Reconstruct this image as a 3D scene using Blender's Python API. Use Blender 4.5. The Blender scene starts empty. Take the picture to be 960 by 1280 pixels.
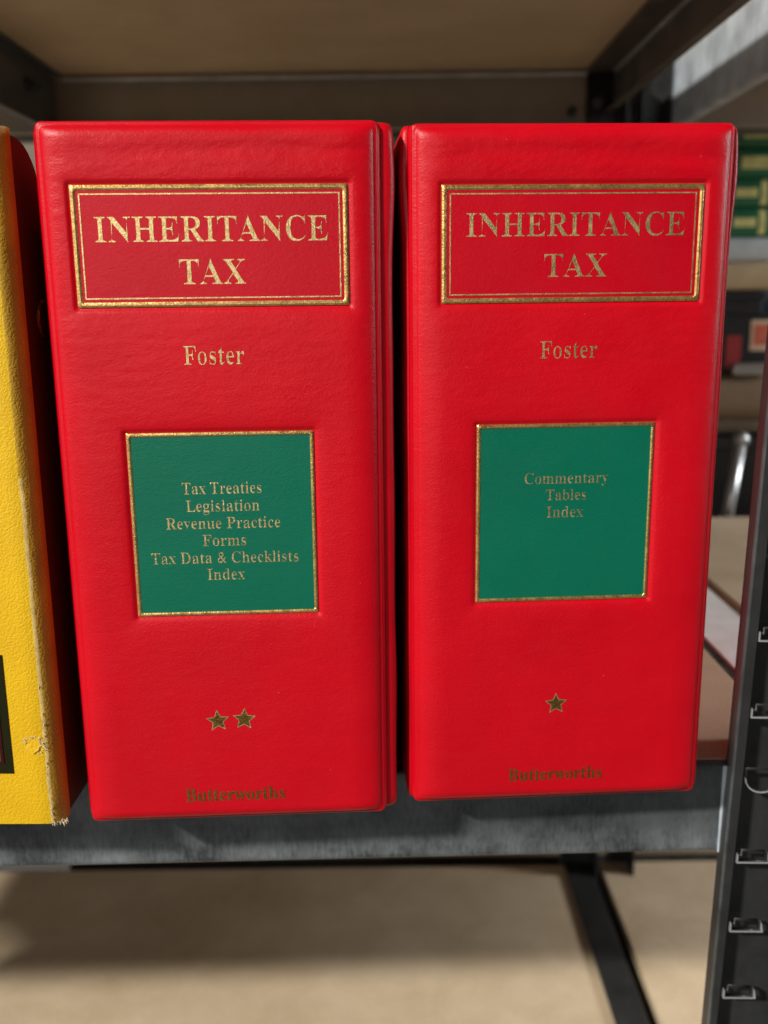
import bpy, bmesh, math, random
from mathutils import Vector, Matrix, noise
random.seed(4)
S = 0.001            # everything below is written in millimetres
EYE = 185.4          # eye height above the shelf the binders stand on
scene = bpy.context.scene
C = scene.collection

# ------------------------------------------------------------------ camera
f_px, PIT, ROL = 1200.36, .2173, -.0116
fw = Vector((0, math.cos(PIT), -math.sin(PIT))); xh = Vector((1, 0, 0)); uh = Vector((0, math.sin(PIT), math.cos(PIT)))
rt = xh*math.cos(ROL) + uh*math.sin(ROL); up = uh*math.cos(ROL) - xh*math.sin(ROL)
cd = bpy.data.cameras.new('camera'); cam = bpy.data.objects.new('camera', cd); C.objects.link(cam)
cam.matrix_world = Matrix(((rt.x, up.x, -fw.x, 0), (rt.y, up.y, -fw.y, 0), (rt.z, up.z, -fw.z, EYE*S), (0, 0, 0, 1)))
cd.sensor_fit = 'VERTICAL'; cd.sensor_height = 36; cd.sensor_width = 27; cd.lens = 36*f_px/1280
cd.clip_start = .01; cd.clip_end = 100
cd.dof.use_dof = True; cd.dof.focus_distance = .322; cd.dof.aperture_fstop = 9.0
scene.camera = cam

# ------------------------------------------------------------------ light
w = bpy.data.worlds.new("World"); scene.world = w; w.use_nodes = True
bg = w.node_tree.nodes['Background']; bg.inputs[0].default_value = (.82, .9, 1, 1); bg.inputs[1].default_value = .03
scene.view_settings.view_transform = 'Standard'; scene.view_settings.look = 'None'; scene.view_settings.exposure = 0
scene.view_settings.gamma = 1

def area(name, loc, target, sx, sy, power, col):
    l = bpy.data.lights.new(name, 'AREA'); l.shape = 'RECTANGLE'; l.size = sx; l.size_y = sy; l.energy = power; l.color = col
    o = bpy.data.objects.new(name, l); C.objects.link(o); o.location = loc
    o.rotation_euler = (Vector(target) - Vector(loc)).to_track_quat('-Z', 'Y').to_euler(); return o
area('ceiling_or_fill_lamp', (-3.60, -3.2, 3.30), (0, .4, 0), .5, .17, 560, (1, .965, .90))     # the tube over this aisle
area('fill_light', (-1.6, -6.5, .72), (0, .35, .15), 2.2, 1.15, 60, (1, .965, .96))         # unseen broad fill, added for the sheen high on the spines
area('fill_light', (-3.0, -1.3, .22), (.2, .6, .3), .4, 1.0, 8.5, (.84, .92, 1))             # unseen low fill, added at left to brighten the right-hand side beam
area('ceiling_or_fill_lamp', (1.75, .41, .60), (.3, .75, .2), .25, .5, 29, (.95, .97, 1))           # unseen fill lamp, added at right to brighten the pile behind

# ------------------------------------------------------------------ materials
def mat(name):
    m = bpy.data.materials.new(name); m.use_nodes = True
    return m, m.node_tree.nodes, m.node_tree.links, m.node_tree.nodes['Principled BSDF']
def coords(N, L, scale=(1, 1, 1)):
    t = N.new('ShaderNodeTexCoord'); mp = N.new('ShaderNodeMapping'); mp.inputs['Scale'].default_value = scale
    L.new(t.outputs['Object'], mp.inputs['Vector']); return mp.outputs['Vector']
def nz(N, L, vec, scale, detail=3, rough=.55, dist=0):
    n = N.new('ShaderNodeTexNoise'); n.inputs['Scale'].default_value = scale; n.inputs['Detail'].default_value = detail
    n.inputs['Roughness'].default_value = rough; n.inputs['Distortion'].default_value = dist
    L.new(vec, n.inputs['Vector']); return n.outputs['Fac']
def vor(N, L, vec, scale, feat='F1'):
    n = N.new('ShaderNodeTexVoronoi'); n.feature = feat; n.inputs['Scale'].default_value = scale; L.new(vec, n.inputs['Vector']); return n.outputs['Distance']
def ramp(N, L, fac, stops):
    r = N.new('ShaderNodeValToRGB'); e = r.color_ramp.elements
    while len(e) < len(stops): e.new(.5)
    for k, (p, c) in enumerate(stops): e[k].position = p; e[k].color = (*c, 1) if len(c) == 3 else c
    L.new(fac, r.inputs['Fac']); return r.outputs['Color']
def g(v): return (v, v, v)
def bump(N, L, h, strength, dist, prev=None):
    b = N.new('ShaderNodeBump'); b.inputs['Strength'].default_value = strength; b.inputs['Distance'].default_value = dist
    L.new(h, b.inputs['Height'])
    if prev: L.new(prev, b.inputs['Normal'])
    return b.outputs['Normal']

def vinyl(name, col, col2, rough=.38, grain=.26):
    m, N, L, P = mat(name); v = coords(N, L)
    c = ramp(N, L, nz(N, L, v, 22, 4), [(.3, col), (.7, col2)])
    dust = ramp(N, L, nz(N, L, coords(N, L, (1, 1, .55)), 640, 2, .5), [(.785, g(0)), (.83, g(.34))])     # specks of dust and small scuffs
    mx = N.new('ShaderNodeMix'); mx.data_type = 'RGBA'; mx.inputs[7].default_value = (.62, .42, .38, 1)
    L.new(dust, mx.inputs[0]); L.new(c, mx.inputs[6]); L.new(mx.outputs[2], P.inputs['Base Color'])
    L.new(ramp(N, L, nz(N, L, v, 60, 5, .65), [(.25, g(rough-.07)), (.75, g(rough+.09))]), P.inputs['Roughness'])
    P.inputs['Specular IOR Level'].default_value = .27
    stretch = coords(N, L, (1, 1, 1.9))
    b = bump(N, L, nz(N, L, stretch, 620, 4, .6, 1.0), grain, .00042)
    b = bump(N, L, vor(N, L, v, 1300), grain*.5, .00022, b)
    b = bump(N, L, nz(N, L, coords(N, L, (1, 1, 2.6)), 95, 3, .6, .8), grain*.5, .0006, b)
    L.new(b, P.inputs['Normal']); return m
RED = vinyl('red_vinyl', (.47, .0004, .0070), (.54, .0006, .0085))
RED_DEEP = vinyl('red_vinyl_panel', (.43, .0008, .009), (.49, .001, .010), .36, .22)
GREEN = vinyl('green_vinyl', (.0008, .112, .062), (.001, .128, .072), .38, .2)

def foil(name, col, col2, rough, speck, spd=.5):
    m, N, L, P = mat(name); v = coords(N, L)
    L.new(ramp(N, L, nz(N, L, v, 1500, 2, .6), [(.34, col2), (.56, col)]), P.inputs['Base Color'])
    P.inputs['Metallic'].default_value = .88
    L.new(ramp(N, L, nz(N, L, v, 260, 3, .6), [(.3, g(rough-.08)), (.7, g(rough+.14))]), P.inputs['Roughness'])
    b = bump(N, L, vor(N, L, v, 2200), speck, .0002)
    L.new(bump(N, L, nz(N, L, v, 1300, 2), speck*.7, .0002, b), P.inputs['Normal']); return m
GOLD = foil('gold_foil', (.70, .47, .17), (.50, .28, .075), .32, .30)
GOLD_T = foil('gold_foil_lettering', (.80, .63, .30), (.58, .38, .13), .36, .3)
GOLD_D = foil('dark_gold_foil', (.27, .165, .04), (.15, .075, .018), .38, .45)  # foil darkened: dark reflections low on the spines put into the colour

def galv(name, col, rough, metal=.75, streak=1.0, dark=.55):
    m, N, L, P = mat(name); v = coords(N, L); vs = coords(N, L, (1, 1, .07))
    a = nz(N, L, v, 38, 5, .65); s = nz(N, L, vs, 420, 3, .6)
    mx = N.new('ShaderNodeMath'); mx.operation = 'MULTIPLY_ADD'; mx.inputs[1].default_value = .45*streak
    L.new(s, mx.inputs[0]); L.new(a, mx.inputs[2])
    lo = tuple(c*dark for c in col)
    L.new(ramp(N, L, mx.outputs[0], [(.42, lo), (.9, col)]), P.inputs['Base Color'])
    P.inputs['Metallic'].default_value = metal
    L.new(ramp(N, L, a, [(.3, g(rough-.10)), (.7, g(rough+.12))]), P.inputs['Roughness'])
    b = bump(N, L, s, .10, .0004); L.new(bump(N, L, nz(N, L, v, 14, 2), .15, .004, b), P.inputs['Normal']); return m
GALV = galv('galvanised_steel', (.17, .185, .19), .33, .45, .45, .30)
BROWNST = galv('brown_grey_steel', (.20, .175, .15), .42, .35, .4)
DULL = galv('dull_brown_steel', (.39, .33, .25), .5, .2, .3, .8)
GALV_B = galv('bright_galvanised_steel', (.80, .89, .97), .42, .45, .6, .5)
DARKST = galv('dark_steel', (.17, .18, .19), .38, .5, .5)
BLACKST = galv('black_steel', (.050, .051, .050), .36, .35, .4)
EDGE = galv('bare_steel_edge', (.85, .87, .88), .3, .7, .3, .85)

def scuffed_lit():
    m, N, L, P = mat('scuffed_lit_steel'); t = N.new('ShaderNodeTexCoord'); sep = N.new('ShaderNodeSeparateXYZ'); L.new(t.outputs['Object'], sep.inputs[0])
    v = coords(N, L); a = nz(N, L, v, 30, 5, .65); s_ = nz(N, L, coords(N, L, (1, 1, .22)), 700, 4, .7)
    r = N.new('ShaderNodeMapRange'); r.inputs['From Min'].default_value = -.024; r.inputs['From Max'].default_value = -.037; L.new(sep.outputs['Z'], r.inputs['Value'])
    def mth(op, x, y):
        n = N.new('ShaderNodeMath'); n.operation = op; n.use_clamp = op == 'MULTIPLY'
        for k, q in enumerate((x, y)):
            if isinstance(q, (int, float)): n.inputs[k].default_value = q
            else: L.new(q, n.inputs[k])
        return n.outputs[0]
    wear_and_light = mth('MULTIPLY', mth('MULTIPLY', r.outputs[0], 1.0), ramp(N, L, mth('ADD', mth('MULTIPLY', a, .72), mth('MULTIPLY', s_, .30)), [(.42, g(.05)), (.66, g(.8))]))     # scuffed zinc, plus the lit strip along the lower bend painted in
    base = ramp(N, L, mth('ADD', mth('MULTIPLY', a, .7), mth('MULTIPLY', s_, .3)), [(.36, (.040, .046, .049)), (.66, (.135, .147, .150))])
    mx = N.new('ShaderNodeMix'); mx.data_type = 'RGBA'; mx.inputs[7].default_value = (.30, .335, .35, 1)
    L.new(wear_and_light, mx.inputs[0]); L.new(base, mx.inputs[6]); L.new(mx.outputs[2], P.inputs['Base Color'])
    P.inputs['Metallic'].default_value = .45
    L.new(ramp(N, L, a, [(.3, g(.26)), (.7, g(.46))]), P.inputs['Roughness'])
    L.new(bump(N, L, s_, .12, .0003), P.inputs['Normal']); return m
GALV_F = scuffed_lit()
def mdf(name, col, col2, rough=.62):
    m, N, L, P = mat(name); v = coords(N, L)
    c = ramp(N, L, nz(N, L, v, 14, 6, .6, .4), [(.3, col2), (.7, col)])
    sp = ramp(N, L, nz(N, L, v, 700, 3, .7), [(.3, g(.82)), (.7, g(1.08))])
    mx = N.new('ShaderNodeMix'); mx.data_type = 'RGBA'; mx.blend_type = 'MULTIPLY'; mx.inputs[0].default_value = 1
    L.new(c, mx.inputs[6]); L.new(sp, mx.inputs[7]); L.new(mx.outputs[2], P.inputs['Base Color'])
    P.inputs['Roughness'].default_value = rough; P.inputs['Specular IOR Level'].default_value = .35
    L.new(bump(N, L, nz(N, L, v, 600, 2), .12, .0004), P.inputs['Normal']); return m
MDF = mdf('fibreboard', (.63, .50, .345), (.47, .355, .225))
MDF_U = mdf('fibreboard_underside', (.58, .445, .295), (.47, .35, .22))

MDF_D = mdf('dark_board_underside', (.17, .125, .075), (.13, .095, .055))  # middle shelf's underside, darkened to cut bounced light in the shadow below
def plain(name, col, rough=.6, var=.85, scale=60, metal=0.0, bmp=.1):
    m, N, L, P = mat(name); v = coords(N, L)
    L.new(ramp(N, L, nz(N, L, v, scale, 4), [(.3, tuple(c*var for c in col)), (.7, col)]), P.inputs['Base Color'])
    P.inputs['Roughness'].default_value = rough; P.inputs['Metallic'].default_value = metal
    L.new(bump(N, L, nz(N, L, v, scale*8, 2), bmp, .0005), P.inputs['Normal']); return m
PAPER = plain('paper', (.74, .72, .66), .8)
PALE = plain('pale_board', (.90, .90, .86), .55)
CARD = plain('cardboard', (.27, .19, .115), .8)
CARD_D = plain('dark_cardboard', (.15, .115, .075), .85)
BOOKGREEN = plain('green_cloth', (.02, .19, .085), .5)
BOOKGOLD = plain('gilt_stamp', (.90, .88, .34), .45, .7, 120)
BOOKWHITE = plain('white_cover', (.62, .70, .72), .5)
BOOKCREAM = plain('cream_cover', (.60, .47, .28), .6)
BLACKP = plain('black_plastic', (.012, .012, .013), .45)
ORANGE = plain('orange_print', (.70, .16, .09), .5, .7, 150)
CREAMP = plain('cream_print', (.75, .55, .38), .6)
BLUEP = plain('blue_grey_cover', (.30, .40, .52), .5)
WALLM = plain('dark_wall', (.16, .13, .10), .9)
FLOORM = plain('grey_floor', (.11, .105, .10), .7, .8, 6)
MAROON = plain('maroon_label', (.045, .006, .008), .4)
OLIVE = plain('olive_label_edge', (.014, .014, .003), .7)
for m_ in (OLIVE, MAROON): m_.node_tree.nodes['Principled BSDF'].inputs['Specular IOR Level'].default_value = .08
FIBRE = plain('torn_board', (.80, .68, .42), .9, .7, 500, 0, .5)
CHROME = plain('grey_tube', (.50, .52, .52), .32, .9, 60, .8, .02)

def yellow(name, col, col2):
    m, N, L, P = mat(name); v = coords(N, L)
    L.new(ramp(N, L, nz(N, L, v, 40, 4), [(.3, col2), (.7, col)]), P.inputs['Base Color'])
    P.inputs['Roughness'].default_value = .43; P.inputs['Specular IOR Level'].default_value = .4
    vv = N.new('ShaderNodeTexVoronoi'); vv.feature = 'SMOOTH_F1'; vv.inputs['Scale'].default_value = 1250; vv.inputs['Smoothness'].default_value = .6
    w_ = N.new('ShaderNodeVectorMath'); w_.operation = 'ADD'
    n = N.new('ShaderNodeTexNoise'); n.inputs['Scale'].default_value = 330; n.inputs['Detail'].default_value = 2
    sc = N.new('ShaderNodeVectorMath'); sc.operation = 'SCALE'; sc.inputs['Scale'].default_value = .0022
    L.new(v, n.inputs['Vector']); L.new(n.outputs['Color'], sc.inputs[0]); L.new(v, w_.inputs[0]); L.new(sc.outputs[0], w_.inputs[1])
    L.new(w_.outputs[0], vv.inputs['Vector'])
    inv = N.new('ShaderNodeMath'); inv.operation = 'SUBTRACT'; inv.inputs[0].default_value = 1; L.new(vv.outputs['Distance'], inv.inputs[1])
    L.new(bump(N, L, inv.outputs[0], .34, .0005), P.inputs['Normal']); return m
YELLOW = yellow('yellow_leatherette', (.74, .45, .003), (.66, .38, .003))
YELLOW_W = yellow('worn_yellow_edge', (.62, .37, .03), (.42, .24, .025))

EDGEY = plain('rubbed_yellow_edge', (.86, .62, .20), .7, .6, 300, 0, .4)
BROWN = plain('shaded_brown_cover', (.085, .032, .008), .6)  # shade on the yellow binder's side cover put into the colour
# ------------------------------------------------------------------ helpers
def link(o, parent=None):
    C.objects.link(o)
    if parent: o.parent = parent
    return o
def tag(o, label=None, cat=None, group=None, kind=None):
    for k, v in (('label', label), ('category', cat), ('group', group), ('kind', kind)):
        if v: o[k] = v
    return o
def thing(name, loc, rz, label, cat, group=None):
    o = bpy.data.objects.new(name, None); o.empty_display_size = .02; link(o)
    o.location = Vector(loc)*S; o.rotation_euler = (0, 0, rz); return tag(o, label, cat, group)
def obj(name, bm, m, parent=None, smooth=False, loc=(0, 0, 0), rz=0, ry=0):
    bmesh.ops.recalc_face_normals(bm, faces=bm.faces) if not smooth else None
    me = bpy.data.meshes.new(name); bmesh.ops.scale(bm, vec=(S, S, S), verts=bm.verts); bm.to_mesh(me); bm.free()
    for mm in (m if isinstance(m, (list, tuple)) else [m]): me.materials.append(mm)
    if smooth: me.shade_smooth()
    o = bpy.data.objects.new(name, me); link(o, parent); o.location = Vector(loc)*S; o.rotation_euler = (0, ry, rz); return o
def box(bm, x0, x1, y0, y1, z0, z1, bev=0, mi=0, seg=2):
    vs = [bm.verts.new((x, y, z)) for x in (x0, x1) for y in (y0, y1) for z in (z0, z1)]
    F = [(0, 1, 3, 2), (4, 6, 7, 5), (0, 4, 5, 1), (2, 3, 7, 6), (0, 2, 6, 4), (1, 5, 7, 3)]
    fs = [bm.faces.new([vs[i] for i in q]) for q in F]
    for f in fs: f.material_index = mi
    if bev:
        es = list({e for f in fs for e in f.edges})
        r = bmesh.ops.bevel(bm, geom=es, offset=bev, segments=seg, profile=.5, affect='EDGES')
        for f in r['faces']: f.material_index = mi
    return bm
def sheet_profile(pts, t, rad, n=5):
    """closed polygon of a bent sheet: centre line pts, thickness t, bend radius rad"""
    P = [Vector(p) for p in pts]; line = [P[0]]
    for a, b, c in zip(P, P[1:], P[2:]):
        d1 = (a-b).normalized(); d2 = (c-b).normalized(); ang = d1.angle(d2); k = min(rad/math.tan(ang/2), (a-b).length*.45, (c-b).length*.45)
        p1 = b+d1*k; p2 = b+d2*k
        for i in range(n+1):
            s = i/n; line.append(p1*(1-s)**2 + b*2*s*(1-s) + p2*s*s)
    line.append(P[-1]); Lf, Rt = [], []
    for i, p in enumerate(line):
        d = (line[min(i+1, len(line)-1)]-line[max(i-1, 0)]).normalized(); nn = Vector((-d.y, d.x))
        Lf.append(p+nn*t/2); Rt.append(p-nn*t/2)
    return Lf + Rt[::-1]
def extrude(bm, poly, axis, a0, a1):
    def P(p, a): return {'x': (a, p[0], p[1]), 'y': (p[0], a, p[1]), 'z': (p[0], p[1], a)}[axis]
    A = [bm.verts.new(P(p, a0)) for p in poly]; B = [bm.verts.new(P(p, a1)) for p in poly]; n = len(poly)
    for i in range(n): bm.faces.new((A[i], A[(i+1) % n], B[(i+1) % n], B[i]))
    bm.faces.new(A[::-1]); bm.faces.new(B); return bm
def cyl(bm, p0, p1, r0, r1, n=20, cap=True):
    p0, p1 = Vector(p0), Vector(p1); d = (p1-p0).normalized(); a = d.orthogonal().normalized(); b = d.cross(a)
    A = [bm.verts.new(p0+(a*math.cos(t)+b*math.sin(t))*r0) for t in [2*math.pi*i/n for i in range(n)]]
    B = [bm.verts.new(p1+(a*math.cos(t)+b*math.sin(t))*r1) for t in [2*math.pi*i/n for i in range(n)]]
    for i in range(n): bm.faces.new((A[i], A[(i+1) % n], B[(i+1) % n], B[i]))
    if cap: bm.faces.new(A[::-1]); bm.faces.new(B)
    return bm
def new(): return bmesh.new()
def sstep(t): t = max(0., min(1., t)); return t*t*(3-2*t)

# ------------------------------------------------------------------ shelving
def beam_front(x0, x1):       # C-section cross rail, front face at y=0, top at z=0
    bm = new(); extrude(bm, sheet_profile([(11, -3.0), (11, -.8), (.8, -.8), (.8, -39.2), (12, -39.2), (12, -34)], 1.5, 2.2), 'x', x0, x1); return bm
def beam_side(y0, y1, sgn, h=40, fl=22):    # upright web at x=0, flange going to the inside (sgn) under the board
    bm = new(); extrude(bm, sheet_profile([(sgn*fl, 0), (0, 0), (0, -h), (sgn*7, -h)], 1.5, 2.0), 'y', y0, y1); return bm

def slot_curve(W, z0, z1, slots, t):
    """flat bar with real slots, as a filled 2D curve given thickness; local x right, z up, front face at y=0"""
    cu = bpy.data.curves.new('slotted', 'CURVE'); cu.dimensions = '2D'; cu.fill_mode = 'BOTH'; cu.extrude = t/2*S; cu.bevel_depth = .25*S; cu.bevel_resolution = 1
    def sp(pts):
        s = cu.splines.new('POLY'); s.points.add(len(pts)-1); s.use_cyclic_u = True
        for p, (a, b) in zip(s.points, pts): p.co = (a*S, b*S, 0, 1)
    sp([(0, z0), (W, z0), (W, z1), (0, z1)])
    for pts in slots: sp(pts)
    o = bpy.data.objects.new('slotted', cu); C.objects.link(o)
    dg = bpy.context.evaluated_depsgraph_get(); me = bpy.data.meshes.new_from_object(o.evaluated_get(dg)); bpy.data.objects.remove(o)
    me.transform(Matrix.Rotation(math.pi/2, 4, 'X')); bm = new(); bm.from_mesh(me); bpy.data.meshes.remove(me)
    bmesh.ops.scale(bm, vec=(1/S, 1/S, 1/S), verts=bm.verts); return bm
def slots_for(z0, z1, xs):
    out = []; z = -31.2+EYE-255.4
    k = -24
    while k < 26:
        zb = EYE-255.4 + 31.6*k; k += 1
        if zb < z0+8 or zb > z1-12: continue
        x = xs
        if k % 7 == 3:     # a keyhole
            out.append([(x, zb+9)] + [(x+6.5-6.5*math.cos(a), zb+5-5.5*math.sin(a)) for a in [math.pi*i/10 for i in range(11)]] + [(x+13, zb+9)])
        else:
            out.append([(x, zb), (x+12.5, zb), (x+11.2, zb+1.2), (x+11.2, zb+4.6), (x+1.6, zb+4.6), (x+1.6, zb+2.2), (x, zb+2.2)])
    return out
def upright(parent, x, y, z0, z1, front, tilt=0, m=None, width=42, rims=False):
    """angle-section post: slotted face towards the aisle, folded rim, closed back"""
    bm = slot_curve(width, z0, z1, slots_for(z0, z1, 4.8), 1.4)
    dy = 1 if front else -1
    box(bm, 0.1, 1.5, dy*.9 if dy > 0 else -9, 9 if dy > 0 else -.9, z0, z1)
    box(bm, width-1.5, width-.1, dy*.9 if dy > 0 else -32, 32 if dy > 0 else -.9, z0, z1)
    box(bm, 1.6, width-1.6, *((7.4, 8.8) if dy > 0 else (-8.8, -7.4)), z0, z1)
    o = obj('upright', bm, m, parent, loc=(x, y, 0), ry=tilt)
    for pts in slots_for(z0, z1, 4.8) if rims else []:
        zb = min(p[1] for p in pts); x0 = min(p[0] for p in pts); x1 = max(p[0] for p in pts)
        if not -170 < zb < 60: continue
        lips = new()
        if len(pts) > 8:
            q = pts[1:-1]
            extrude(lips, [Vector(p) for p in q] + [Vector((p[0], p[1]-.6)) for p in q[::-1]], 'y', -1.0, .6)
        else:
            extrude(lips, [Vector(p) for p in [(x0-.5, zb+3.2), (x0-.5, zb-.7), (x1+.7, zb-.7), (x1-.1, zb+3.4), (x1-.4, zb+3.4), (x1-.2, zb-.12), (x0-.05, zb-.12), (x0-.05, zb+3.2)]], 'y', -1.0, .9)
        obj('slot_rim', lips, EDGE, o)
    rim = new(); box(rim, -.75, -.02, -.9, 1.0, z0, z1, .2)
    obj('folded_edge', rim, GALV, o)
    return o

LEV = (355.4, 0.0, -324.6)
def board(parent, x0, x1, y0, y1, top, t=9, under=None, name='shelf_board'):
    bm = new(); box(bm, x0, x1, y0, y1, top-t, top, .7)
    bm.faces.ensure_lookup_table()
    for f in bm.faces:
        if f.normal.z < -.9 or f.calc_center_median().z < top-t+.2: f.material_index = 1
    return obj(name, bm, [MDF, under or MDF_U], parent)

rack = thing('shelving_rack', (0, 0, 0), 0, 'metal shelving rack with brown fibreboard shelves that carries the red binders', 'shelving')
for top, nm in ((355.4+9, 'u'), (0, 'm'), (-324.6, 'l')):
    board(rack, -606 if nm != 'l' else -680, 172 if nm != 'u' else 178, 362.5, 792, top, under=MDF_D if nm == 'm' else None)  # left ends out of view, extended to shape the shadow on the lower shelf
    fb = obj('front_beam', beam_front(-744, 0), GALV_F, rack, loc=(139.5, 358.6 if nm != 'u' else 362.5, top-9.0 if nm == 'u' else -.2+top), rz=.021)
    if nm == 'm':
        ep = new(); box(ep, -3.0, -.4, -.9, .2, -39.5, -.6, .3); obj('end_plate', ep, GALV_B, fb)
    obj('back_beam', extrude(new(), sheet_profile([(-12, -3), (-12, -.8), (-.8, -.8), (-.8, -41), (-12, -41)], 1.5, 2.2), 'x', -634, 160), DULL if nm != 'm' else GALV, rack, loc=(0, 795.5, top-9.3 if nm == 'u' else top-.2))
    if nm == 'u':
        bm = new(); box(bm, -240, 158, 782.4, 783.6, top-14.2, top-12.3, .3); obj('lit_edge_strip', bm, GALV_B, rack)  # bright strip added for the light caught along the back beam's lip
        b1 = obj('side_beam', beam_side(364, 793, 1, 43, 9), DARKST, rack, loc=(-250, 0, top-9.9))
        bo = new()
        for yy in (728, 742):
            cyl(bo, (.7, yy, -17), (4.2, yy, -17), 4.4, 4.0, 6); cyl(bo, (4.2, yy, -17), (7.5, yy, -17), 2.3, 2.1, 12)
        obj('bolt', bo, GALV, b1)
        b2 = obj('side_beam', beam_side(364, 793, -1, 29, 23), BROWNST, rack, loc=(181, 0, top-9.9))
        st = new(); box(st, -3.6, -.9, 366, 780, -2.6, -.9, .4); obj('lit_edge_strip', st, GALV_B, b2)  # pale strip added for the streak of light along this beam
        bo = new()
        for xx, zz in ((-14, -24), (-34, -30)):
            cyl(bo, (xx, 783.5, zz), (xx, 779, zz), 4.4, 4.0, 6); cyl(bo, (xx, 779, zz), (xx, 775, zz), 2.3, 2.1, 12)
        obj('bolt', bo, GALV, b2)
    else:
        obj('side_beam', beam_side(364, 793, 1, 40, 6), DULL, rack, loc=(-608 if nm == 'm' else -682, 0, top-(.2 if nm == 'm' else 9.6)))
        o = obj('side_beam', beam_side(364, 793, -1, 40, 10 if nm == 'm' else 24), BLACKST if nm == 'l' else GALV, rack, loc=(185 if nm == 'l' else 183, 0, top+ (3.2 if nm == 'l' else -.9)))
upright(rack, 141.6-3.8, 350, -620, 560, True, .022, BLACKST, rims=True)
upright(rack, -650, 350, -620, 560, True, 0, BLACKST, 20)
upright(rack, 160, 800, -620, 560, False, 0, BLACKST, 27)
upright(rack, -658, 800, -620, 560, False, 0, BLACKST, 27)

rack2 = thing('shelving_rack', (0, 0, 0), 0, 'galvanised shelving rack standing right of the slotted post, its side beam catching light', 'shelving')
board(rack2, 214, 620, 362, 792, 3.0, 12); board(rack2, 224, 620, 362, 792, 364.4); board(rack2, 194, 620, 362, 792, -321)
obj('side_beam', beam_side(352, 796, 1, 46, 14), GALV_B, rack2, loc=(221, 0, 356))
obj('side_beam', beam_side(352, 796, 1, 36, 8), DARKST, rack2, loc=(211, 0, -9.5)); obj('side_beam', beam_side(352, 796, 1, 36, 8), DARKST, rack2, loc=(192, 0, -333.5))
for z in (354, -9.6, -333.6):
    obj('back_beam', extrude(new(), sheet_profile([(-12, -3), (-12, -.8), (-.8, -.8), (-.8, -41), (-12, -41)], 1.5, 2.2), 'x', 224, 610), DULL, rack2, loc=(0, 795.5, z))
upright(rack2, 203, 801, -620, 560, False, 0, BLACKST, 17)
upright(rack2, 600, 350, -620, 560, True, 0, BLACKST); upright(rack2, 600, 801, -620, 560, False, 0, BLACKST)

rack3 = thing('shelving_rack', (0, 0, 0), 0, 'low brown shelf board glimpsed at lower left beyond the end of the red binders rack', 'shelving')
board(rack3, -1000, -692, 362, 792, -324.6)
obj('side_beam', beam_side(364, 793, -1, 40, 6), DARKST, rack3, loc=(-690, 0, -334.2)); upright(rack3, -712, 801, -620, 560, False, 0, BLACKST, 30)
upright(rack3, -1000, 350, -620, 560, True, 0, BLACKST); upright(rack3, -1000, 801, -620, 560, False, 0, BLACKST)

rack4 = thing('shelving_rack', (0, 0, 0), 0, 'shelving rack behind, back to back, holding the pile of green books', 'shelving')
board(rack4, -300, 600, 818, 1230, -60); board(rack4, -300, 600, 818, 1230, -322); board(rack4, -300, 600, 818, 1230, 364)
obj('side_beam', beam_side(812, 1230, 1, 44, 14), GALV_B, rack4, loc=(221, 0, 356))
for z in (354, -69.6, -331.6):
    obj('front_beam', extrude(new(), sheet_profile([(12, -3), (12, -.8), (.8, -.8), (.8, -41), (12, -41)], 1.5, 2.2), 'x', -300, 600), DARKST if z > 0 else BLACKST, rack4, loc=(0, 812, z))
for xx in (-330, 600): upright(rack4, xx, 1238, -620, 560, False, 0, BLACKST)

bm = new(); box(bm, -2500, 2500, 1320, 1340, -620, 1900); tag(obj('back_wall', bm, WALLM), kind='structure')
bm = new(); box(bm, -2500, 2500, -2500, 1320, -640, -620); tag(obj('floor', bm, FLOORM), kind='structure')

bm = new(); box(bm, 177.0, 209.5, 372, 770, -1.5, 1.0, .4)
tag(obj('board_strip', bm, PALE), 'pale off-white board strip bridging the gap between the two shelf boards', 'board')

# ------------------------------------------------------------------ lettering
def serif(s):
    return ''.join(chr(0x1D400+ord(c)-65) if 'A' <= c <= 'Z' else chr(0x1D41A+ord(c)-97) if 'a' <= c <= 'z' else c for c in s)
def text_bm(s, u0, u1, zb, cap, thin=.022, thin_y=0.0, sp=1.0):
    cu = bpy.data.curves.new('text', 'FONT'); cu.body = serif(s); cu.space_character = sp; cu.resolution_u = 3
    o = bpy.data.objects.new('text', cu); C.objects.link(o); dg = bpy.context.evaluated_depsgraph_get()
    me = bpy.data.meshes.new_from_object(o.evaluated_get(dg)); bpy.data.objects.remove(o)
    bm = new(); bm.from_mesh(me); bpy.data.meshes.remove(me)
    bmesh.ops.remove_doubles(bm, verts=bm.verts, dist=1e-5)
    mv = {}
    for e in bm.edges:
        if len(e.link_faces) == 1:
            a, b = e.verts; d = (b.co-a.co); n = Vector((d.y, -d.x, 0))
            if n.length == 0: continue
            n.normalize(); fc = e.link_faces[0].calc_center_median()
            if n.dot(fc-a.co) > 0: n = -n
            for v in (a, b): mv[v] = mv.get(v, Vector()) + n*d.length
    for v, n in mv.items():
        if n.length: n.normalize()
        v.co.x -= n.x*thin; v.co.y -= n.y*thin_y
    xs = [v.co.x for v in bm.verts]; x0, x1 = min(xs), max(xs); k = cap/.676
    for v in bm.verts: v.co = Vector((u0+(v.co.x-x0)/(x1-x0)*(u1-u0), 0, zb+v.co.y*k))
    return bm
def star_bm(bm, cu, cz, r, rot):
    P = []
    for i in range(10):
        a = math.pi/2 + rot + i*math.pi/5; rr = r if i % 2 == 0 else r*.46
        P.append(bm.verts.new((cu+rr*math.cos(a), 0, cz+rr*math.sin(a))))
    c = bm.verts.new((cu, 0, cz))
    for i in range(10): bm.faces.new((c, P[i], P[(i+1) % 10]))
    return bm
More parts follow.
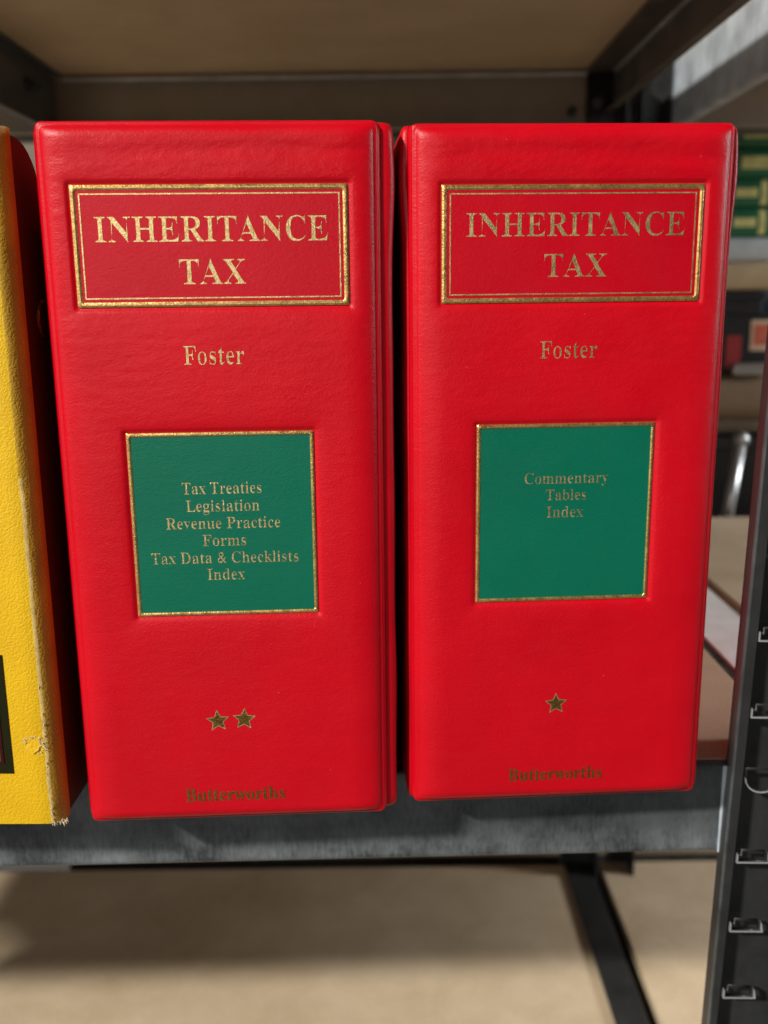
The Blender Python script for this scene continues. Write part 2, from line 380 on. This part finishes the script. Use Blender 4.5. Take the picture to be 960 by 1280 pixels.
def frame_bm(x0, x1, z0, z1, wd, y0, y1, bev=.12):
    bm = new()
    o = [(x0, z0), (x1, z0), (x1, z1), (x0, z1)]; i = [(x0+wd, z0+wd), (x1-wd, z0+wd), (x1-wd, z1-wd), (x0+wd, z1-wd)]
    A = [bm.verts.new((a, y0, b)) for a, b in o]; B = [bm.verts.new((a, y0, b)) for a, b in i]
    A2 = [bm.verts.new((a, y1, b)) for a, b in o]; B2 = [bm.verts.new((a, y1, b)) for a, b in i]
    for k in range(4):
        n = (k+1) % 4
        bm.faces.new((A[k], A[n], B[n], B[k])); bm.faces.new((A2[k], B2[k], B2[n], A2[n]))
        bm.faces.new((A[k], A2[k], A2[n], A[n])); bm.faces.new((B[k], B[n], B2[n], B2[k]))
    if bev: bmesh.ops.bevel(bm, geom=[e for e in bm.edges if all(abs(v.co.y-y0) < 1e-6 for v in e.verts)], offset=bev, segments=2, profile=.5, affect='EDGES')
    return bm

# ------------------------------------------------------------------ red binders
W, H, PAD = 107.5, 241.2, 4.0
TL = (-44, 44, 183.8, 222); GL = (-31.6, 31.0, 78.8, 143.0)
def rect_d(x, z, r):      # signed distance to a rectangle
    dx = max(r[0]-x, x-r[1]); dz = max(r[2]-z, z-r[3])
    return math.hypot(max(dx, 0), max(dz, 0)) + min(max(dx, dz), 0)
def binder(loc, rz, label, seed, tilt, bl, br, texts, stars, flare):
    root = thing('ring_binder', loc, rz, label, 'ring binder', 'red binders standing side by side')
    off = Vector((seed*13.7, seed*5.1, 0))
    def sdf(x, z):
        r = 2.2; qx = abs(x)-W/2+r; qz = abs(z-H/2)-H/2+r
        return math.hypot(max(qx, 0), max(qz, 0)) + min(max(qx, qz), 0) - r
    def height(x, z, fine=True):
        e = -sdf(x, z); h = 0
        if e < 1.7: h = .25 + .75*math.sin(math.pi*max(e, 0)/1.7)
        if e > 1.2:
            tx = min(max(W/2-abs(x)-1.2, 0)/11.5, 1); tz = min(max(H/2-abs(z-H/2)-1.2, 0)/4.2, 1)
            q = math.sqrt(max(0, 1-(1-tx)**2.2))*math.sqrt(max(0, 1-(1-tz)**2.2))
            h = max(h if e < 1.7 else 0, .3+(PAD-.3)*q)
        for r, dp in ((TL, 1.05), (GL, 1.0)):
            d = rect_d(x, z, r)
            if d < 12: h -= .75*math.exp(-max(d, 0)/3.2)
            h -= dp*(1-sstep(d/1.3))*.55
        inlab = min(rect_d(x, z, TL), rect_d(x, z, GL))
        k = sstep(inlab/4)
        if e > 1.7:
            k2 = k*sstep((e-1.7)/6)
            n1 = noise.noise(Vector((x*.022, z*.013, 0))+off)*.45 + noise.noise(Vector((x*.05, z*.05, 3))+off)*.18
            tw = sstep((z-120)/110)
            wr = noise.noise(Vector((x*.10, z*.42, 7))+off)*.10 + noise.noise(Vector((x*.35-z*.22, z*.55, 9))+off)*.06
            h += k2*(n1*.6 + wr*(.25+.9*tw))
            h -= k2*.34*math.exp(-((z-231.0-1.2*math.sin(x*.04+seed))/2.6)**2)*(.5+.5*sstep((x+50)/60))
        return h
    nx, nz_ = 176, 390; bm = new(); rows = []
    for j in range(nz_+1):
        row = []
        for i in range(nx+1):
            x = -W/2+W*i/nx; z = H*j/nz_; s = sdf(x, z)
            if s > 0:
                for _ in range(3):
                    e = .01; gx = (sdf(x+e, z)-sdf(x-e, z))/(2*e); gz = (sdf(x, z+e)-sdf(x, z-e))/(2*e); s = sdf(x, z); x -= gx*s; z -= gz*s
            row.append(bm.verts.new((x, 1.5-height(x, z), z)))
        rows.append(row)
    for j in range(nz_):
        for i in range(nx): bm.faces.new((rows[j][i], rows[j][i+1], rows[j+1][i+1], rows[j+1][i]))
    rim = rows[0] + [r[-1] for r in rows[1:]] + rows[-1][-2::-1] + [r[0] for r in rows[-2:0:-1]]
    back = [bm.verts.new((v.co.x*.985, 3.6, (v.co.z-H/2)*.995+H/2)) for v in rim]; n = len(rim)
    for i in range(n): bm.faces.new((rim[(i+1) % n], rim[i], back[i], back[(i+1) % n]))
    bm.faces.new(back)
    spine = obj('spine_panel', bm, RED, root, True)
    # cover boards: rounded front edge, a bead beside the spine, flared where the vinyl has stretched
    for sgn, bulge in ((-1, bl), (1, br)):
        prof = [(-1.6, 4.2), (-1.3, 2.6), (-.9, 1.7), (-.3, 1.2), (.25, 1.5), (.55, 2.4), (.8, 3.0)]
        prof += [(.9+(bulge-.9)*math.sin(a), 5.6-2.8*math.cos(a)) for a in [math.pi/2*i/7 for i in range(8)]]
        prof += [(bulge, 20), (bulge, 60), (bulge, 120), (bulge, 178), (bulge-1, 180), (bulge-3, 180), (bulge-3.6, 178), (-2.2, 60), (-2.2, 12)]
        bm = new(); R = []
        zs = [0, .5, 1.4, 3, 6] + [6+228*i/57 for i in range(1, 57)] + [234, H-3, H-1.4, H-.5, H]
        for z in zs:
            fl = flare*math.exp(-((z-225)/16)**2)*(1 if bulge > 1.2 else .4) + .35*noise.noise(Vector((z*.03, sgn*4, seed)))
            ez = min(z, H-z); cut = 1.6*(1-math.sqrt(max(0, 1-(1-min(ez/3.5, 1))**2)))
            row = []
            for u, y in prof:
                uu = u + (fl*sstep((u-.5)/1.5) if u > .5 else 0)
                yy = y + cut*1.6*(1 if y < 12 else 0)
                row.append(bm.verts.new((sgn*(W/2+uu-(cut*.8 if u > 0 else 0)), yy, z)))
            R.append(row)
        m_ = len(prof)
        for a, b in zip(R, R[1:]):
            for i in range(m_): bm.faces.new((a[i], a[(i+1) % m_], b[(i+1) % m_], b[i]))
        bm.faces.new(R[0]); bm.faces.new(R[-1])
        bmesh.ops.recalc_face_normals(bm, faces=bm.faces)
        o = obj('cover', bm, RED, root, True)
        try: o.data.set_sharp_from_angle(angle=math.radians(50))
        except Exception: pass
    bm = new(); box(bm, -46, 46, 12, 172, 6, 226, .5); obj('page_block', bm, PAPER, root)
    # labels
    yb = 1.5-height(0, 200)      # floor of the title recess
    bm = new(); box(bm, TL[0]+.3, TL[1]-.3, yb-.30, yb+.4, TL[2]+.3, TL[3]-.3); tl = obj('title_label', bm, RED_DEEP, root)
    obj('border', frame_bm(*TL, 2.0, yb-.64, yb+.3, .8), GOLD, tl)
    obj('border_line', frame_bm(TL[0]+2.75, TL[1]-2.75, TL[2]+2.75, TL[3]-2.75, .42, yb-.40, yb-.1, 0), GOLD_T, tl)
    yg = 1.5-height(0, 110)
    bm = new(); box(bm, GL[0]+.3, GL[1]-.3, yg-.22, yg+.4, GL[2]+.3, GL[3]-.3); gl = obj('subject_label', bm, GREEN, root)
    obj('border', frame_bm(*GL, 1.55, yg-.56, yg+.3, .6), GOLD, gl)
    for s, u0, u1, zb, cap, thin, where in texts:
        bm = text_bm(s, u0, u1, zb, cap, thin)
        for v in bm.verts:
            v.co.y = {'t': yb-.36, 'g': yg-.28}.get(where) or 1.5-height(v.co.x, v.co.z)-.10
        o = obj('lettering', bm, GOLD_T if where else GOLD_D if s[0] == 'B' else GOLD_T, {'t': tl, 'g': gl}.get(where) or spine)
    for cu, cz, r, rot in stars:
        bm = star_bm(new(), cu, cz, r, rot)
        for v in bm.verts: v.co.y = 1.5-height(v.co.x, v.co.z)-.10
        so = obj('star', bm, GOLD_D, spine)
        bm = star_bm(new(), cu, cz, r*1.22, rot)
        for v in bm.verts: v.co.y = 1.5-height(v.co.x, v.co.z)-.04
        obj('foil_outline', bm, GOLD_T, so)
    return root

TH = .028; TT = .023
binder((-54.3, 320.95+0, 0), .0458, 'red binder marked with two gold stars and a six-line green label', 1, 0, 1.2, 4.6,
  [('INHERITANCE', -36.9, 37.3, 204.4, 7.7, TT, 't'), ('TAX', -10.8, 10.5, 191.1, 7.7, TT, 't'), ('Foster', -10.8, 8.9, 165.4, 6.0, TH, ''),
   ('Tax Treaties', -14, 12.7, 121.9, 3.9, TH, 'g'), ('Legislation', -13, 11.9, 115.8, 3.9, TH, 'g'), ('Revenue Practice', -20.1, 18.8, 109.8, 3.9, TH, 'g'),
   ('Forms', -8, 6.8, 103.7, 3.9, TH, 'g'), ('Tax Data & Checklists', -25.8, 24.5, 97.6, 3.9, TH, 'g'), ('Index', -7, 6, 91.6, 3.9, TH, 'g'),
   ('Butterworths', -18.8, 17.0, 8.6, 5.0, 0, '')], [(-5.9, 39.6, 3.5, .06), (3.5, 40.0, 3.5, -.05)], .9)
binder((63.83, 332.95, 0), .0535, 'red binder marked with one gold star and a three-line green label', 2, 0, 2.4, 1.9,
  [('INHERITANCE', -35.8, 37.7, 205.5, 7.4, TT, 't'), ('TAX', -9.5, 11.8, 192.3, 7.4, TT, 't'), ('Foster', -10.4, 9.3, 165.4, 5.7, TH, ''),
   ('Commentary', -14.5, 15.2, 121.8, 3.8, TH, 'g'), ('Tables', -6.9, 7.4, 115.8, 3.8, TH, 'g'), ('Index', -6.5, 6.7, 109.6, 3.9, TH, 'g'),
   ('Butterworths', -18.6, 16.8, 8.9, 5.0, 0, '')], [(-1.4, 39.4, 3.5, .03)], 1.5)

# ------------------------------------------------------------------ yellow binder
yb_ = thing('lever_binder', (-121.0, 316.5, 0), -.015, 'yellow leather-grained binder with worn edge and dark maroon label at left', 'binder')
bm = new()     # spine: a plate with a chamfered, worn right edge
def edge(z): return .35*noise.noise(Vector((0, 1, z*.09))) + .18*noise.noise(Vector((3, 1, z*.5)))
prof = lambda z: [(-72, 5), (-72, .6), (-71, 0), (-45, 0), (-22, 0), (-6, 0), (-1.2+edge(z), .05), (0+edge(z), .55), (1.6, 2.0), (3.4, 4.2), (3.6, 7.0), (-60, 7.0)]
R = []
for k in range(121):
    z = 1+239*k/120; R.append([bm.verts.new((x, y, z)) for x, y in prof(z)])
m_ = len(R[0])
for a, b in zip(R, R[1:]):
    for i in range(m_):
        f = bm.faces.new((a[i], a[(i+1) % m_], b[(i+1) % m_], b[i])); f.material_index = (2 if i == 6 and a[0].co.z < 128 else 1) if i in (6, 7, 8, 9) else 0
bm.faces.new(R[0]); bm.faces.new(R[-1]); bmesh.ops.recalc_face_normals(bm, faces=bm.faces)
sp = obj('spine', bm, [YELLOW, YELLOW_W, EDGEY], yb_, True); sp.data.set_sharp_from_angle(angle=math.radians(40))
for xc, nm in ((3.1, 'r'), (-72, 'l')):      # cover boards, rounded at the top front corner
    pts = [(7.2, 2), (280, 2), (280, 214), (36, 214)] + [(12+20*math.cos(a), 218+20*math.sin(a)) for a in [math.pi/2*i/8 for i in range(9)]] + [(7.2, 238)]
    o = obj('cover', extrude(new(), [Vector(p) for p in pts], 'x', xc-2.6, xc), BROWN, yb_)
    if nm == 'r':
        bm = new(); cyl(bm, (xc, 25, 180), (xc+.8, 25, 180), 7, 6.4, 24); obj('rivet', bm, GOLD_D, o)
bm = new(); box(bm, -64, -3, 14, 270, 8, 225, .5); obj('page_block', bm, PAPER, yb_)
bm = new(); box(bm, -60, -12.8, -.25, .3, 21.0, 66, .05); lab = obj('label', bm, OLIVE, yb_)
bm = new(); box(bm, -57, -15.8, -.5, 0, 25, 63, .05); obj('label_panel', bm, MAROON, lab)
obj('border_line', frame_bm(-56, -16.8, 26.0, 62, .35, -.62, -.3, 0), GOLD_D, lab)
bm = new(); rr = random.Random(3)     # torn patch and frayed corner
def fibre(p, d, r):
    cyl(bm, p, Vector(p)+Vector(d), r, r*.35, 5)
for k in range(46):
    a = rr.random()*6.28; t = rr.uniform(2.6, 3.6); px = -4.6+t*1.0*math.cos(a); pz = 32+t*.95*math.sin(a)
    if math.sin(a) < -.2 and rr.random() < .7: continue
    fibre((px, -.15, pz), (rr.uniform(-1.2, 1.2), -rr.uniform(.1, .6), rr.uniform(-.9, .9)), rr.uniform(.10, .26))
for k in range(24):
    z = rr.choice([rr.uniform(1, 40), rr.uniform(20, 60), rr.uniform(1, 10)]); fibre((-.7+edge(z)+rr.uniform(-.3, .3), .1, z), (rr.uniform(-.3, .4), -rr.uniform(.05, .3), rr.uniform(-1.5, 1.5)), rr.uniform(.08, .2))
for k in range(22): fibre((rr.uniform(-1, 4), rr.uniform(0, 4), 1.6), (rr.uniform(-.6, 1.0), -rr.uniform(0, .6), -rr.uniform(.4, 2)), rr.uniform(.15, .4))
obj('frayed_fibre', bm, FIBRE, yb_)
bm = new()
ring = [(-7.2, 29.7), (-5.2, 28.7), (-3.0, 30.2), (-2.2, 33), (-3.2, 35), (-6.6, 34.6), (-7.6, 32)]
A = [bm.verts.new((x, -.5 if z < 30.5 else -.12, z)) for x, z in ring]; bm.faces.new(A)
B = [bm.verts.new((x, .05, z)) for x, z in ring]
for i in range(len(ring)): bm.faces.new((A[i], B[i], B[(i+1) % 7], A[(i+1) % 7]))
obj('torn_flap', bm, YELLOW, yb_)
bm = new(); bmesh.ops.create_icosphere(bm, subdivisions=2, radius=.85)
for v in bm.verts: v.co += Vector((noise.noise(v.co*1.4), noise.noise(v.co*1.4+Vector((5, 0, 0))), noise.noise(v.co*1.4+Vector((0, 7, 0)))))*.3
tag(obj('paper_crumb', bm, PAPER, loc=(-113, 353.5, 1.0)), 'tiny white paper crumb lying between the yellow binder and the red one', 'crumb')

# ------------------------------------------------------------------ things on the rack behind
def flat_book(z0, h, x1, m, label, gilt=None, y=905, x0=110, group=None):
    t = thing('book', ((x0+x1)/2, y, z0), 0, label, 'book', group); hw = (x1-x0)/2; d = 170
    bm = new()
    n = 8; arc = [( -5*math.cos(a), h/2+(h/2-.2)*math.sin(a)) for a in [math.pi*(i/n-.5) for i in range(n+1)]]
    arc2 = [(p[0]+2.4, h/2+(p[1]-h/2)*(h-5)/h) for p in arc]
    poly = [(d, .2)] + [(d, 2.4)] + [(6, 2.6)] + arc2 + [(6, h-2.6), (d, h-2.4), (d, h-.2)] + arc[::-1]
    extrude(bm, [Vector(p) for p in poly], 'x', -hw, hw); o = obj('cover', bm, m, t)
    bm = new(); box(bm, -hw+3, hw-3, 3, d-3, 2.8, h-2.8); obj('page_block', bm, PAPER, t)
    if gilt:
        for a, b, hh in gilt:
            bm = new(); n = 6; k = hh/h
            arc = [(-5.25*math.cos(a_), h/2+h/2*math.sin(a_)) for a_ in [math.pi*k*(i/n-.5) for i in range(n+1)]]
            extrude(bm, [Vector(p) for p in arc+[(q[0]+.6, q[1]) for q in arc[::-1]]], 'x', a-(x0+x1)/2, b-(x0+x1)/2); obj('gilt_stamp', bm, BOOKGOLD, o)
    return t
BZ = EYE
y0 = 900
g_ = 'pile of books behind the right binder'
nm = ['lowest', 'second lowest', 'second highest', 'topmost']
zz = BZ+52
for k in range(4):
    flat_book(zz, 25.2, 362-(k == 0)*2, BOOKGREEN, nm[k]+' of the four green cloth books piled behind the right binder', [(318, 338, 5), (341, 347, 16)] if k < 2 else [(322, 349, 7)], group=g_); zz += 25.6
flat_book(BZ+30.5, 21, 366, BOOKWHITE, 'pale blue-white book directly under the four green books', group=g_)
flat_book(BZ+5, 25, 358, BOOKCREAM, 'cream coloured book under the pale blue-white book', group=g_)
t = thing('file_box', (250, 905, BZ-17), 0, 'black flat box carrying the cream book', 'box')
bm = new(); box(bm, -135, 101, 0, 170, 0, 21.5, 1.2); obj('body', bm, BLACKP, t); bm = new(); box(bm, -137, 103, -2, 40, 13, 19.5, .8); obj('lid_rim', bm, BLACKP, t)
t = thing('file_box', (250, 905, BZ-70), 0, 'black box with an orange and cream label under the flat black box', 'box')
bm = new(); box(bm, -135, 118, 0, 170, 0, 52.5, 1.5); obj('body', bm, BLACKP, t)
bm = new(); box(bm, 92, 114, -.6, 0.2, 20, 48, .1); l_ = obj('label', bm, CREAMP, t)
bm = new(); box(bm, 95, 111, -1.0, -.3, 25, 44, .1); obj('label_print', bm, ORANGE, l_)
bm = new(); box(bm, 70, 84, -.6, .2, 4, 34, .1); obj('label', bm, plain('red_print', (.35, .02, .02)), t)
bm = new(); box(bm, 74, 112, -12, 0, -2, 9, 3); obj('handle', bm, CHROME, t)
t = thing('paper_parcel', (250, 905, BZ-128), 0, 'brown paper parcel squashed under the black labelled box', 'parcel')
bm = new(); box(bm, -130, 140, -10, 165, 12, 57, 19, 0, 6); obj('bundle', bm, CARD, t); bm = new(); box(bm, -134, 150, -3, 165, 0, 15, 6, 0, 4); obj('bundle', bm, CARD_D, t)
t = thing('storage_crate', (250, 902, BZ-245.4), 0, 'black crate at the bottom of the book pile behind the right binder', 'crate')
bm = new(); box(bm, -140, 170, 0, 175, 0, 112, 2); obj('body', bm, BLACKP, t); bm = new(); box(bm, -144, 174, -4, 179, 104, 116, 2); obj('rim', bm, BLACKP, t)
t = thing('blue_folder', (371, 930, BZ+5.5-5.5-17), 0, 'blue-grey folder upright beside the pile of green books', 'folder')
bm = new(); box(bm, 0, 26, 0, 150, -228, 118, 1.5); obj('cover', bm, BLUEP, t)
t = thing('metal_tube', (301, 838, -60), 0, 'grey metal tube with rounded tip leaning up behind the shelf', 'tube')
bm = new(); p0, p1 = Vector((0, 0, 0)), Vector((14, 0, 122)); cyl(bm, p0, p1, 5.2, 5.2, 20); obj('shaft', bm, CHROME, t, True)
bm = new(); bmesh.ops.create_uvsphere(bm, u_segments=20, v_segments=12, radius=7.2, matrix=Matrix.Translation(p1)); obj('tip', bm, CHROME, t, True)
